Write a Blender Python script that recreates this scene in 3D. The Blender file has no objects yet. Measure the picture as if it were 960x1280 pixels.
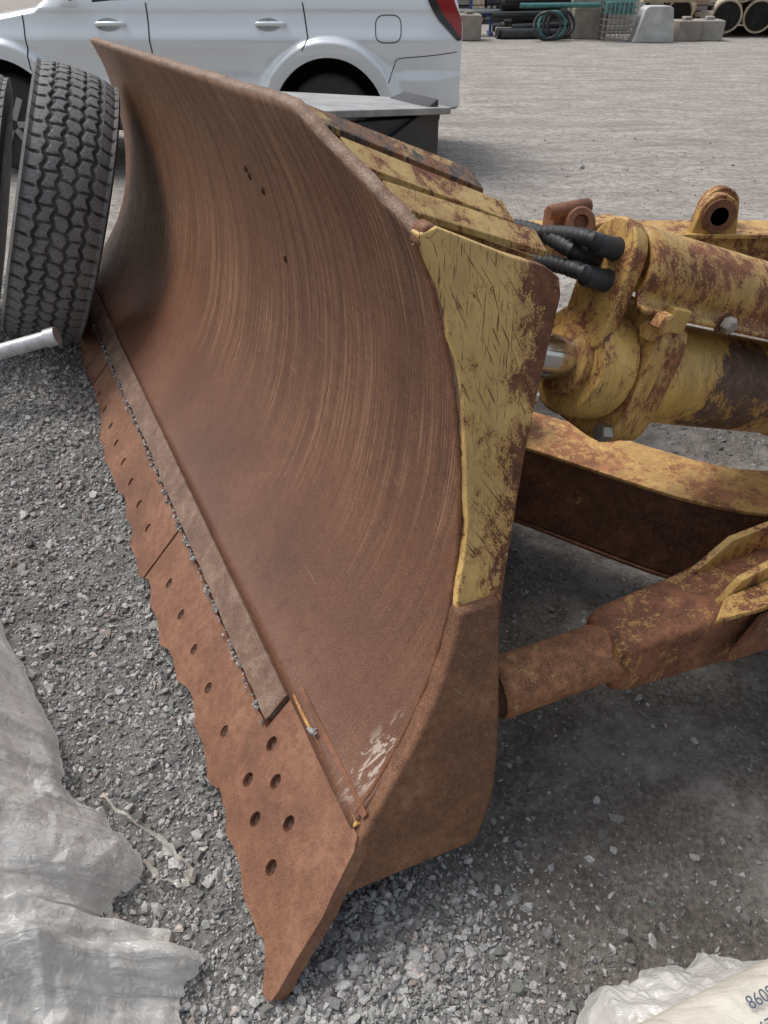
import bpy, bmesh, math, random
import numpy as np
from mathutils import Vector, Matrix
rng=np.random.default_rng(7); random.seed(7)
S=bpy.context.scene
C=bpy.context.collection

# ---------------------------------------------------------------- noise
def _h(ix,iy,s):
    n=(ix.astype(np.int64)*374761393+iy.astype(np.int64)*668265263+s*1442695041)&0x7fffffff
    n=((n^(n>>13))*1274126177)&0x7fffffff
    n=n^(n>>16)
    return (n&0xffff)/65535.0
def vn(x,y,s=0):
    x=np.asarray(x,float);y=np.asarray(y,float)
    ix=np.floor(x);iy=np.floor(y);fx=x-ix;fy=y-iy
    fx=fx*fx*(3-2*fx);fy=fy*fy*(3-2*fy)
    ix=ix.astype(np.int64);iy=iy.astype(np.int64)
    a=_h(ix,iy,s);b=_h(ix+1,iy,s);c=_h(ix,iy+1,s);d=_h(ix+1,iy+1,s)
    return (a*(1-fx)+b*fx)*(1-fy)+(c*(1-fx)+d*fx)*fy
def fbm(x,y,o=4,s=0):
    r=0;A=.5;t=0
    for i in range(o):
        r=r+A*vn(x*2**i,y*2**i,s+i*17);t+=A;A*=.5
    return r/t
def ss(e0,e1,x):
    t=np.clip((np.asarray(x,float)-e0)/(e1-e0),0,1);return t*t*(3-2*t)

# ---------------------------------------------------------------- nodes
class M:
    def __init__(s,name,rough=.6,metal=0.,spec=.5):
        s.m=bpy.data.materials.new(name);s.m.use_nodes=True
        s.t=s.m.node_tree;s.b=s.t.nodes['Principled BSDF']
        s.b.inputs['Roughness'].default_value=rough
        s.b.inputs['Metallic'].default_value=metal
        s.b.inputs['Specular IOR Level'].default_value=spec
        s.tc=s.t.nodes.new('ShaderNodeTexCoord')
    def n(s,t,**k):
        x=s.t.nodes.new(t)
        for a,b in k.items(): setattr(x,a,b)
        return x
    def put(s,sock,v):
        if v is None:return
        if isinstance(v,bpy.types.NodeSocket): s.t.links.new(v,sock)
        else:
            if isinstance(v,tuple) and len(v)==3 and sock.type=='RGBA': v=v+(1,)
            sock.default_value=v
    def obj(s): return s.tc.outputs['Object']
    def uv(s): return s.tc.outputs['UV']
    def map(s,v,scale=(1,1,1),rot=(0,0,0),loc=(0,0,0)):
        x=s.n('ShaderNodeMapping');s.put(x.inputs[0],v)
        x.inputs['Scale'].default_value=scale;x.inputs['Rotation'].default_value=rot;x.inputs['Location'].default_value=loc
        return x.outputs[0]
    def noise(s,v,scale=5,detail=4,rough=.55,dist=0.):
        x=s.n('ShaderNodeTexNoise');s.put(x.inputs['Vector'],v)
        x.inputs['Scale'].default_value=scale;x.inputs['Detail'].default_value=min(detail,4)
        x.inputs['Roughness'].default_value=rough;x.inputs['Distortion'].default_value=dist
        return x.outputs[0]
    def ramp(s,f,st,mode='LINEAR'):
        x=s.n('ShaderNodeValToRGB');s.put(x.inputs[0],f);cr=x.color_ramp;cr.interpolation=mode
        while len(cr.elements)<len(st): cr.elements.new(.5)
        for e,(p,c) in zip(cr.elements,st):
            e.position=p
            e.color=(c,c,c,1) if not isinstance(c,tuple) else c+(1,)
        return x.outputs[0]
    def mix(s,f,a,b,bt='MIX'):
        x=s.n('ShaderNodeMix',data_type='RGBA',blend_type=bt)
        s.put(x.inputs[0],f);s.put(x.inputs[6],a);s.put(x.inputs[7],b);return x.outputs[2]
    def ma(s,op,a,b=None,c=None,clamp=False):
        x=s.n('ShaderNodeMath',operation=op);x.use_clamp=clamp
        s.put(x.inputs[0],a);s.put(x.inputs[1],b);s.put(x.inputs[2],c);return x.outputs[0]
    def mr(s,v,a,b,c=0.,d=1.):
        x=s.n('ShaderNodeMapRange');s.put(x.inputs[0],v)
        for i,k in enumerate((a,b,c,d)): x.inputs[i+1].default_value=k
        return x.outputs[0]
    def sep(s,v):
        x=s.n('ShaderNodeSeparateXYZ');s.put(x.inputs[0],v);return x.outputs
    def attr(s,name):
        x=s.n('ShaderNodeAttribute');x.attribute_name=name;return x.outputs[0]
    def bump(s,h,st=.3,dist=.01):
        x=s.n('ShaderNodeBump');s.put(x.inputs['Height'],h);x.inputs['Strength'].default_value=st;x.inputs['Distance'].default_value=dist
        if s.b.inputs['Normal'].is_linked:
            s.put(x.inputs['Normal'],s.b.inputs['Normal'].links[0].from_socket)
        s.put(s.b.inputs['Normal'],x.outputs[0])
    def col(s,v): s.put(s.b.inputs['Base Color'],v)
    def rough(s,v): s.put(s.b.inputs['Roughness'],v)

def simple(name,c,rough=.6,metal=0.,var=.25,scale=8,bump=.15):
    m=M(name,rough,metal)
    f=m.noise(m.obj(),scale,5,.6)
    lo=tuple(k*(1-var) for k in c);hi=tuple(min(1,k*(1+var)) for k in c)
    m.col(m.ramp(f,[(.3,lo),(.7,hi)]))
    if bump: m.bump(m.noise(m.obj(),scale*12,4,.6),bump,.004)
    return m.m

def rust_mat(name,dark=(.085,.033,.018),mid=(.20,.078,.036),light=(.33,.15,.08),rough=.7,scale=6,scr=True):
    m=M(name,rough)
    o=m.obj()
    a=m.noise(o,scale,5,.68,.3);b=m.noise(o,scale*9,5,.7);
    c=m.ramp(a,[(.28,dark),(.5,mid),(.74,light)])
    c=m.mix(m.ramp(b,[(.38,0.),(.66,.6)]),c,tuple(k*.5 for k in mid))
    sp=m.noise(o,320,3,.6)
    c=m.mix(m.ramp(sp,[(.5,0.),(.72,.55)]),c,light)
    c=m.mix(m.ramp(sp,[(.3,.5),(.46,0.)]),c,tuple(k*.6 for k in dark))
    if scr:
        q=m.noise(m.map(o,(6,90,6),(.3,.5,.9)),4,3,.5)
        c=m.mix(m.ramp(q,[(.66,0.),(.74,.5)]),c,(.36,.24,.17))
    m.col(c)
    m.rough(m.ramp(b,[(.3,.5),(.7,.8)]))
    m.bump(m.noise(o,160,4,.75),.5,.004)
    return m.m

def paint_mat(name,wear=.5,yel=(.60,.375,.105),rust=(.13,.048,.022),bias=None,scale=7,scratch=.5,dirt=.5,black=0.):
    """worn yellow paint: rust shows where wear noise is over a threshold"""
    m=M(name,.5)
    o=m.obj()
    n1=m.noise(o,scale,4,.7,.4);n2=m.noise(m.map(o,(1,1,.45)),scale*6,4,.72,.3);n3=m.noise(o,scale*34,2,.6)
    w=m.ma('ADD',m.ma('ADD',m.ma('MULTIPLY',n1,.42),m.ma('MULTIPLY',n2,.36)),m.ma('MULTIPLY',n3,.22))
    if bias: w=m.ma('ADD',w,bias(m))
    th=.62-.24*wear
    mask=m.ramp(w,[(th-.006,0.),(th+.012,1.)])
    s1=m.noise(m.map(o,(1.2,120,3),(.2,.9,.5)),4,3,.6,.06)
    s2=m.noise(m.map(o,(95,1.2,4),(.7,.2,1.1)),4,3,.6,.06)
    sm=m.ma('MAXIMUM',m.ramp(s1,[(.60,0.),(.64,1.)]),m.ramp(s2,[(.61,0.),(.65,1.)]))
    sm=m.ma('MULTIPLY',sm,m.ramp(m.noise(o,5.5,3,.6),[(.54-.18*scratch,0.),(.66-.16*scratch,1.)]))
    mask=m.ma('MAXIMUM',mask,sm)
    ye=m.ramp(m.noise(o,5,4,.6),[(.3,tuple(k*.74 for k in yel)),(.7,tuple(k*1.1 for k in yel))])
    ye=m.mix(m.ramp(m.noise(m.map(o,(14,14,3)),1.5,4,.75),[(.40,0.),(.70,dirt)]),ye,(.22,.130,.055))
    if black:
        bk=m.ma('ADD',m.ma('MULTIPLY',m.noise(o,6,4,.6,.4),.75),m.ma('MULTIPLY',n2,.25))
        ye=m.mix(m.ramp(bk,[(.5-.18*black,0.),(.53-.17*black,1.)]),(.022,.022,.022),ye)
    halo=m.ramp(w,[(th-.065,0.),(th,.75)])
    ye=m.mix(halo,ye,(.34,.155,.05))
    r=m.ramp(m.noise(o,scale*4,4,.72),[(.3,tuple(k*.5 for k in rust)),(.52,rust),(.75,tuple(k*2.1 for k in rust))])
    r=m.mix(m.ramp(n3,[(.5,0.),(.7,.5)]),r,tuple(k*2.4 for k in rust))
    m.col(m.mix(mask,ye,r))
    m.rough(m.mix(mask,(.45,.45,.45),(.75,.75,.75)))
    m.bump(m.noise(o,150,3,.7),.28,.002)
    return m.m

# ---------------------------------------------------------------- mesh helpers
def empty(name,loc=(0,0,0)):
    e=bpy.data.objects.new(name,None);e.empty_display_size=.2;e.location=loc;C.objects.link(e);return e
def parent(o,p):
    if p is None:return
    o.parent=p;o.matrix_parent_inverse=Matrix.Translation(-Vector(p.location))
def mk(name,vs,fs,mat,par=None,smooth=False,bevel=0,seg=2,recalc=True,ang=None):
    me=bpy.data.meshes.new(name);me.from_pydata([tuple(v) for v in vs],[],[tuple(f) for f in fs]);me.update()
    if recalc:
        bm=bmesh.new();bm.from_mesh(me);bmesh.ops.recalc_face_normals(bm,faces=bm.faces);bm.to_mesh(me);bm.free()
    o=bpy.data.objects.new(name,me);C.objects.link(o)
    for x in (mat if isinstance(mat,list) else [mat]): me.materials.append(x)
    if smooth or bevel:
        for p in me.polygons:p.use_smooth=True
    if bevel:
        b=o.modifiers.new('b','BEVEL');b.width=bevel;b.segments=seg;b.limit_method='ANGLE';b.angle_limit=math.radians(35);b.harden_normals=True
    elif smooth and ang: 
        try: me.set_sharp_from_angle(angle=math.radians(ang))
        except Exception: pass
    parent(o,par);return o
def box(name,c,s,mat,par=None,rz=0,bevel=.01,R=None):
    hx,hy,hz=[k/2 for k in s]
    vs=[Vector((x,y,z)) for x in(-hx,hx) for y in(-hy,hy) for z in(-hz,hz)]
    R=R or Matrix.Rotation(rz,3,'Z')
    vs=[R@v+Vector(c) for v in vs]
    fs=[(0,1,3,2),(4,6,7,5),(0,4,5,1),(2,3,7,6),(0,2,6,4),(1,5,7,3)]
    return mk(name,vs,fs,mat,par,bevel=bevel)
def prism(name,pts,vec,mat,par=None,bevel=.004):
    n=len(pts);vec=Vector(vec)
    vs=[Vector(p) for p in pts]+[Vector(p)+vec for p in pts]
    fs=[tuple(range(n)),tuple(range(2*n-1,n-1,-1))]+[(i,(i+1)%n,n+(i+1)%n,n+i) for i in range(n)]
    return mk(name,vs,fs,mat,par,bevel=bevel)
def frame(d,up=(0,0,1)):
    x=Vector(d).normalized();y=Vector(up).cross(x).normalized();z=x.cross(y)
    return x,y,z
def lathe(name,p0,d,prof,mat,par=None,seg=40,ang=40,ry=1.,rz=1.):
    x,y,z=frame(d);p0=Vector(p0);vs=[];fs=[]
    for s,r in prof:
        for i in range(seg):
            t=2*math.pi*i/seg;vs.append(p0+x*s+y*(r*ry*math.cos(t))+z*(r*rz*math.sin(t)))
    for k in range(len(prof)-1):
        for i in range(seg):
            j=(i+1)%seg;fs.append((k*seg+i,k*seg+j,(k+1)*seg+j,(k+1)*seg+i))
    if prof[0][1]>1e-5: fs.append(tuple(range(seg)))
    if prof[-1][1]>1e-5: fs.append(tuple((len(prof)-1)*seg+i for i in range(seg)))
    return mk(name,vs,fs,mat,par,smooth=True,ang=ang)
def catmull(P,n=8):
    P=[Vector(p) for p in P];P=[2*P[0]-P[1]]+P+[2*P[-1]-P[-2]];out=[]
    for i in range(1,len(P)-2):
        for k in range(n):
            t=k/n;a,b,c,d=P[i-1:i+3]
            out.append(.5*((2*b)+(c-a)*t+(2*a-5*b+4*c-d)*t*t+(3*b-a-3*c+d)*t**3))
    out.append(P[-2]);return out
def tube(name,P,r,mat,par=None,seg=12,rfn=None):
    vs=[];fs=[];n=len(P);up=Vector((0,0,1))
    for k,p in enumerate(P):
        t=(P[min(k+1,n-1)]-P[max(k-1,0)]).normalized()
        y=up.cross(t)
        if y.length<.05:y=Vector((1,0,0)).cross(t)
        y.normalize();z=t.cross(y)
        rr=r*(rfn(k,n) if rfn else 1)
        for i in range(seg):
            a=2*math.pi*i/seg;vs.append(p+y*rr*math.cos(a)+z*rr*math.sin(a))
    for k in range(n-1):
        for i in range(seg):
            j=(i+1)%seg;fs.append((k*seg+i,k*seg+j,(k+1)*seg+j,(k+1)*seg+i))
    fs.append(tuple(range(seg)));fs.append(tuple((n-1)*seg+i for i in range(seg)))
    return mk(name,vs,fs,mat,par,smooth=True,ang=50)
def sweep(name,P,w,z0,z1,mat,par=None,bevel=.006):
    vs=[];fs=[];n=len(P)
    for k,p in enumerate(P):
        t=(P[min(k+1,n-1)]-P[max(k-1,0)]);t.z=0;t.normalize();nn=Vector((-t.y,t.x,0));q=k/(n-1)
        a,b=z0(q),z1(q)
        for s,z in((-1,a),(1,a),(1,b),(-1,b)):
            v=p+nn*(s*w/2);vs.append(Vector((v.x,v.y,z)))
    for k in range(n-1):
        for i in range(4):
            j=(i+1)%4;fs.append((k*4+i,k*4+j,k*4+4+j,k*4+4+i))
    fs.append((0,1,2,3));fs.append(tuple((n-1)*4+i for i in range(4)))
    return mk(name,vs,fs,mat,par,bevel=bevel)
def grid(name,P,mat,par=None,smooth=True,uv=None,closed=False,thick=0,recalc=False):
    ni,nj=P.shape[:2];vs=P.reshape(-1,3)
    fs=[(i*nj+j,(i+1)*nj+j,(i+1)*nj+j+1,i*nj+j+1) for i in range(ni-1) for j in range(nj-1)]
    o=mk(name,vs.tolist(),fs,mat,par,smooth=smooth,recalc=recalc)
    if uv is not None:
        u=o.data.uv_layers.new(name='UVMap');U=uv.reshape(-1,2)
        idx=np.empty(len(o.data.loops),int);o.data.loops.foreach_get('vertex_index',idx)
        u.data.foreach_set('uv',U[idx].ravel())
    if thick:
        s=o.modifiers.new('s','SOLIDIFY');s.thickness=thick;s.offset=-1
    return o

# ================================================================= materials
Mrust=rust_mat('rusted_steel')
Mrust_d=rust_mat('rusted_steel_dark',(.05,.022,.014),(.12,.048,.026),(.20,.09,.05))
Mrust_o=rust_mat('rusted_steel_orange',(.11,.045,.024),(.25,.10,.05),(.36,.17,.10),scr=True)
Mblack=simple('black_paint',(.028,.028,.03),.55,var=.4)
Mchrome=M('chrome',.15,1.);Mchrome.col((.62,.62,.63));Mchrome=Mchrome.m
Msteel=simple('bolt_steel',(.36,.34,.31),.4,.7)
Mrubber=simple('hose_rubber',(.022,.022,.024),.55,var=.3)
Mgreyplate=simple('weathered_grey_steel',(.34,.335,.33),.45,.2,var=.3,scale=14)

# ================================================================= BLADE
EA=np.array([-.436,.90]);NN=np.array([.90,.436])
def B(a,d,z): return Vector((EA[0]*a+NN[0]*d,EA[1]*a+NN[1]*d,z))
AV=B(1,0,0)-B(0,0,0)
blade=empty('bulldozer_blade',B(2.4,.5,0))
pz=[.25,.30,.367,.49,.62,.78,.914,1.05,1.2,1.267,1.42]
pd=[.285,.345,.41,.50,.562,.60,.612,.605,.574,.545,.47]
def prof_d(z):
    r=0
    for o,w in((-.05,.25),(0,.5),(.05,.25)): r=r+w*np.interp(np.asarray(z)+o*np.clip((np.asarray(z)-.25)/.1,0,1),pz,pd)
    return r
def a_near(z): return np.interp(z,[.0,.25,.62,.914,1.2,1.3,1.42],[.66,.72,.835,.925,.985,1.0,1.02])
def a_far(z): return np.interp(z,[0,.25,1.3],[4.22,4.2,4.12])
TOPA,TOPZ=[1.0,1.33,4.12],[1.267,1.40,1.295]
NQ,NS=220,70
q=np.linspace(0,1,NQ)**1.15
at=1.0+q*(4.12-1.0)
ztop=np.interp(at,TOPA,TOPZ)
P=np.zeros((NQ,NS,3));U=np.zeros((NQ,NS,2))
s=np.linspace(0,1,NS)
for i in range(NQ):
    z=.25+s*(ztop[i]-.25)
    a=a_near(z)*(1-q[i])+a_far(z)*q[i]
    d=prof_d(z)+.005*(vn(a*3,z*3,5)-.5)+.003*(vn(a*9,z*5,15)-.5)
    z=z+ (s>.999)*(.005*(vn(a*24,a*0,9)-.5))
    P[i,:,0]=EA[0]*a+NN[0]*d;P[i,:,1]=EA[1]*a+NN[1]*d;P[i,:,2]=z
    arc=np.concatenate([[0],np.cumsum(np.hypot(np.diff(z),np.diff(d)))])
    U[i,:,0]=a;U[i,:,1]=arc
m=M('moldboard_rust',.6)
uv=m.uv();o=m.obj();us=m.sep(uv)
big=m.noise(o,2.2,4,.6,.3)
base=m.ramp(big,[(.3,(.105,.044,.027)),(.5,(.160,.068,.039)),(.72,(.215,.097,.056))])
st1=m.noise(m.map(uv,(26,.9,1)),1.,4,.66,.10)
st2=m.noise(m.map(uv,(120,1.1,1)),1.,4,.70,.04)
st3=m.noise(m.map(uv,(300,2.4,1),(0,0,.012)),1.,3,.6,.03)
up=m.mr(us[1],.22,.95)
far_=m.mr(us[0],1.0,3.0,.35,1.)
base=m.mix(m.ma('MULTIPLY',m.ma('MULTIPLY',up,far_),.75),base,(.35,.172,.088))
k1=m.ma('MULTIPLY',m.ramp(st1,[(.36,1.),(.52,0.)]),m.ma('MULTIPLY_ADD',up,.50,.12))
base=m.mix(k1,base,(.080,.035,.022))
k1=m.ma('MULTIPLY',m.ramp(st2,[(.40,1.),(.49,0.)]),m.ma('MULTIPLY_ADD',up,.62,.08))
base=m.mix(k1,base,(.062,.028,.019))
reg=m.mr(m.noise(m.map(uv,(2.2,1.3,1)),1.,4,.6),.38,.56)
reg=m.ma('MULTIPLY',reg,m.mr(us[1],.26,.52))
base=m.mix(m.ma('MULTIPLY',m.ma('MULTIPLY',m.ramp(st2,[(.54,0.),(.61,1.)]),reg),.62),base,(.50,.30,.17))
base=m.mix(m.ma('MULTIPLY',m.ma('MULTIPLY',m.ramp(st3,[(.60,0.),(.66,1.)]),reg),.55),base,(.56,.36,.20))
fl=m.noise(o,26,4,.72)
base=m.mix(m.ramp(fl,[(.5,0.),(.7,.5)]),base,(.095,.037,.025))
gr=m.noise(o,380,3,.6)
base=m.mix(m.ramp(gr,[(.38,.6),(.52,0.)]),base,(.06,.026,.018))
base=m.mix(m.ramp(gr,[(.55,0.),(.72,.5)]),base,(.38,.21,.13))
sc=m.noise(m.map(uv,(5,90,1),(0,0,.9)),1.2,2,.5)
base=m.mix(m.ma('MULTIPLY',m.ramp(sc,[(.73,0.),(.75,1.)]),.3),base,(.45,.30,.2))
dd=m.n('ShaderNodeVectorMath',operation='DISTANCE');m.put(dd.inputs[0],m.map(uv,(1,.38,1)));dd.inputs[1].default_value=(.785,.045,0)
near=m.mr(dd.outputs['Value'],.012,.055,1.,0.)
pn=m.noise(m.map(uv,(42,13,1),(0,0,.3)),1.,4,.75,.5)
base=m.mix(m.ma('MULTIPLY',near,m.ramp(pn,[(.52,0.),(.56,.85)])),base,(.52,.43,.36))
m.col(base)
m.rough(m.ramp(fl,[(.3,.36),(.7,.58)]))
m.bump(gr,.35,.0015);m.bump(fl,.16,.003);m.bump(st2,.12,.002)
Mmold=m.m
mold=grid('moldboard',P,[Mmold,rust_mat('edge_worn',(.12,.06,.04),(.24,.14,.09),(.38,.28,.22),scale=20)],blade,uv=U)
so=mold.modifiers.new('s','SOLIDIFY');so.thickness=.022;so.offset=0;so.material_offset_rim=1

# back skin
bz=[.12,.65,1.06];bd=[.53,.625,.75]
Q=np.zeros((60,24,3))
for i in range(60):
    f=i/59
    z=np.linspace(.12,1.06,24);a=(a_near(z)+.02)*(1-f)+(a_far(z)-.02)*f
    d=np.interp(z,bz,bd);Q[i,:,0]=EA[0]*a+NN[0]*d;Q[i,:,1]=EA[1]*a+NN[1]*d;Q[i,:,2]=z
Mback=paint_mat('blade_back_paint',.55,black=.6)
grid('back_skin',Q,Mback,blade,thick=.01)
Q=np.zeros((60,6,3))
for i in range(60):
    f=i/59;a=1.0+(4.1-1.0)*f;zt=np.interp(a,TOPA,[1.18,1.28,1.2]);g=np.linspace(0,1,6)
    d=prof_d(zt)+.02+g*(.76-prof_d(zt)-.02);z=zt+g*(1.06-zt)
    Q[i,:,0]=EA[0]*a+NN[0]*d;Q[i,:,1]=EA[1]*a+NN[1]*d;Q[i,:,2]=z
Mrib=paint_mat('rib_paint',.34,black=-.1,dirt=.7,yel=(.46,.33,.12),scale=9)
Mrib2=paint_mat('rib_edge_paint',.36,dirt=.55,black=1.0,yel=(.55,.38,.13),scale=9)
Mdk=simple('top_closure_painted_shade',(.045,.036,.028),.85,var=.5)  # near-black colour paints in the deep shadow between the gussets
grid('top_closure',Q,Mdk,blade,thick=.01)
for k,(a,zb,w_) in enumerate([(1.085,1.155,.045),(1.195,1.180,.050),(1.315,1.215,.055)]):
    zt=float(np.interp(a,TOPA,TOPZ))-.018;dt=float(prof_d(zt))+.020
    a2=a+w_;zt2=float(np.interp(a2,TOPA,TOPZ))-.014;dt2=float(prof_d(zt2))+.018
    prism('gusset_flange_%d'%k,[B(a,dt,zt-.016),B(a2,dt2,zt2-.004),B(a2+.02,.87,zb+.022),B(a+.02,.87,zb-.006)],(0,0,.012),[Mrib2,Mrib2,Mrib][k],blade,bevel=.002)
    prism('gusset_web_%d'%k,[B(a+.03,dt+.015,zt-.018),B(a+.04,.86,zb-.008),B(a+.04,.86,1.02),B(a+.03,.70,.98),B(a+.03,.64,1.08)],AV*.014,Mrib2,blade,bevel=.002)
# rear tie bar joining the gusset feet
prism('gusset_tie',[B(1.02,.80,1.135),B(1.02,.84,1.115),B(1.50,.86,1.165),B(1.50,.82,1.18)],(0,0,.012),Mrib2,blade,bevel=.002)
# grey top plate and black box
prism('top_plate',[B(1.375,.520,1.364),B(1.53,.90,1.325),B(1.68,.885,1.325),B(1.80,.53,1.348)],(0,0,.013),Mgreyplate,blade,bevel=.002)
prism('top_plate_core',[B(1.42,.66,1.05),B(1.54,.875,1.12),B(1.67,.86,1.12),B(1.72,.66,1.05)],(0,0,.235),Mblack,blade,bevel=.004)
prism('top_plate_web',[B(1.395,.56,1.30),B(1.545,.88,1.24),B(1.545,.88,1.322),B(1.395,.56,1.35)],AV*.02,Mblack,blade,bevel=.003)
for k,a in enumerate((1.44,1.60)):
    prism('lug_plate_%d'%k,[B(a,.80,1.22),B(a,.88,1.20),B(a,1.0,1.08),B(a,1.0,.95),B(a,.76,.9)],AV*.028,Mrib2,blade)
lathe('lug_boss',B(1.425,.90,1.10),AV,[(0,.024),(0,.045),(.07,.045),(.07,.022)],Mrust,blade,seg=24)

# end plates
def endbias(m):
    xs=m.sep(m.obj())
    d=m.ma('ADD',m.ma('MULTIPLY',xs[0],.90),m.ma('MULTIPLY',xs[1],.436))
    g=m.ma('SUBTRACT',d,m.ma('MULTIPLY',xs[2],.20))
    r=m.mr(g,.44,.555,-.045,.105)
    r2=m.mr(xs[2],.95,.62,0.,.075)
    return m.ma('ADD',r,r2)
Mend=paint_mat('end_plate_paint',.27,yel=(.69,.455,.165),bias=endbias,scale=9,scratch=1.1,dirt=.35)
def endplate(name,zs,doff_f,doff_b,aout,th,mat,side=0,bev=.005,wob=0,low=False):
    zs=list(zs);F=[];Bk=[]
    for z in zs:
        a=(float(a_near(z))-aout) if side==0 else float(a_far(z))+aout
        df=doff_f+(.022*(1-float(ss(.22,.30,z))) if low else 0)
        F.append(B(a,float(prof_d(max(z,.25)) if z>=.25 else .285-(.25-z)*.94)+df+wob*(vn(z*14,0,3)-.5),z))
        zb=z
        if low: zb=z-.045*(1-ss(.13,.40,z))
        Bk.append(B(a,float(np.interp(zb,[.02,.10,.20,.33,.65,1.0,1.15],[.50,.565,.605,.625,.655,.755,.80]))+doff_b,float(zb)))
    sg=1 if side==0 else -1
    n=len(F);v=AV*(th*sg)
    vs=[];fs=[]
    for p in F:vs+= [p,p+v]
    for p in Bk:vs+=[p,p+v]
    for i in range(n-1):
        f0,f1,b0,b1=2*i,2*i+2,2*n+2*i,2*n+2*i+2
        fs+=[(f0,f1,b1,b0),(f0+1,b0+1,b1+1,f1+1),(f0,f0+1,f1+1,f1),(b0,b1,b1+1,b0+1)]
    e=2*(n-1);fs+=[(0,2*n,2*n+1,1),(e,e+1,2*n+e+1,2*n+e)]
    return mk(name,vs,fs,mat,blade,bevel=bev)
zs=list(np.linspace(.58,1.268,18))
fr=[B(float(a_near(z))-.012,float(prof_d(z))-.012+.007*(float(vn(z*18,0,3))-.5),z) for z in zs]
bk=[B(.975,.56,1.277),B(.985,.70,1.213),B(.985,.775,1.185),B(.978,.802,1.165)]+[B(float(a_near(z))-.012,float(np.interp(z,[.33,.65,1.0,1.15],[.60,.655,.755,.80])),z) for z in np.linspace(1.14,.58,12)]
prism('end_plate',fr+bk,AV*.03,Mend,blade)
prism('corner_weld',[B(.982,.532,1.248),B(.980,.540,1.281),B(.982,.565,1.280),B(.982,.56,1.248)],AV*.040,Mrust,blade,bevel=.009)
zz=[.135,.16,.19,.22,.25,.32,.4,.48,.55,.60,.625,.635]
Mlow=rust_mat('lower_plate_rust',(.080,.033,.019),(.20,.086,.042),(.38,.20,.11))
endplate('lower_end_plate',zz,-.016,-.018,.030,.05,Mlow,bev=.010,low=True)
zf=list(np.linspace(.12,1.15,14))
endplate('far_end_plate',zf,-.01,-.02,.012,.03,Mrib2,side=1)
wb=[B(float(a_near(z))+.010,float(prof_d(z))-.014,z) for z in np.linspace(.27,1.25,60)]
tube('weld_bead',wb,.006,Mrust,blade,8,lambda k,n:.8+.5*random.random())

# cutting edges: face coordinate w along slope from (d .05,z 0) to (.285,.25)
def Wp(a,w,off=0.):
    d=.05+.685*w;z=.729*w
    return B(a,d-.729*off,z+.685*off)
Medge=rust_mat('cutting_edge_rust',(.125,.053,.031),(.25,.110,.060),(.36,.185,.11),scale=5)
def edge_piece(name,a0,a1,w0f,w1,off,th,mat,nx=None):
    nx=nx or max(6,int((a1-a0)/.010));vs=[];fs=[]
    aa=np.linspace(a0,a1,nx)
    nw=6
    for a in aa:
        lo=w0f(a)
        for j in range(nw):
            vs.append(Wp(a,lo+(w1-lo)*j/(nw-1),off))
        for j in range(nw):
            vs.append(Wp(a,lo+(w1-lo)*j/(nw-1)+(.012 if j==0 else 0),off-th))
    m_=2*nw
    for i in range(nx-1):
        b=i*m_;c=b+m_
        for j in range(nw-1):
            fs.append((b+j,b+j+1,c+j+1,c+j));fs.append((b+nw+j,c+nw+j,c+nw+j+1,b+nw+j+1))
        fs.append((b,c,c+nw,b+nw));fs.append((b+nw-1,b+2*nw-1,c+2*nw-1,c+nw-1))
    for b in(0,(nx-1)*m_):
        for j in range(nw-1): fs.append((b+j,b+j+1,b+nw+j+1,b+nw+j))
    return mk(name,vs,fs,mat,blade,smooth=True,ang=30)
def wav(a): return float(.006+.050*vn(a*6,0,3)+.020*abs(math.sin(a*19+2.5*float(vn(a*3,0,8))))+.006*vn(a*45,0,4))
edge_holes=[(1.17+.147*k,.125) for k in range(21)]
bit_holes=[(.80,.12),(.915,.125),(1.005,.145),(.84,.205),(.94,.215),(1.02,.245)]
def cutters(L_,r,depth,off):
    V=[];F=[];n=20
    for a,w in L_:
        b=len(V)
        for h in(off+.02,off-depth):
            for i in range(n):
                t=2*math.pi*i/n;V.append(Wp(a+r*math.cos(t)*.85,w+r*1.15*math.sin(t),h))
        for i in range(n):
            j=(i+1)%n;F.append((b+i,b+j,b+n+j,b+n+i))
        F.append(tuple(b+i for i in range(n)));F.append(tuple(b+n+i for i in range(n-1,-1,-1)))
    return mk('cut',V,F,Mrust_d,None)
def drill(obj,L_,r,depth,off):
    c=cutters(L_,r,depth,off)
    md=obj.modifiers.new('drill','BOOLEAN');md.operation='DIFFERENCE';md.object=c;md.solver='EXACT'
    bpy.context.view_layer.update();dg=bpy.context.evaluated_depsgraph_get()
    me=bpy.data.meshes.new_from_object(obj.evaluated_get(dg));ok=len(me.polygons)>10
    obj.modifiers.remove(md)
    if ok: obj.data=me
    bpy.data.objects.remove(c)
joints=[1.065,1.89,2.72,3.2,3.70,4.24]
for i in range(5):
    of=.004*(i%2)
    ob=edge_piece('cutting_edge_%d'%i,joints[i]+.002,joints[i+1]-.002,wav,.244,of,.028,Medge)
    L_=[h for h in edge_holes if joints[i]+.02<h[0]<joints[i+1]-.02]
    drill(ob,L_,.0145,.006,of)
edge_piece('wear_strip',1.07,4.2,lambda a:.262+.006*float(vn(a*30,0,2)),.345,.018,.022,rust_mat('wear_strip_rust',(.10,.05,.034),(.205,.118,.08),(.36,.26,.20),scale=16))
edge_piece('seat_plate',1.0,4.2,lambda a:.08,.35,-.032,.02,Mrust_d,nx=20)
eb=[(1.063,.345),(.70,.345),(.682,.322),(.655,.24),(.638,.198),(.618,.10),(.600,.03),(.598,.008),(.607,-.004),(.625,-.006),(.645,.010),(.67,.028),(.70,.040)]
for a in np.arange(.72,1.062,.010): eb.append((float(a),wav(float(a))*min(1,.45+(a-.72)*1.6)+.012))
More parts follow.
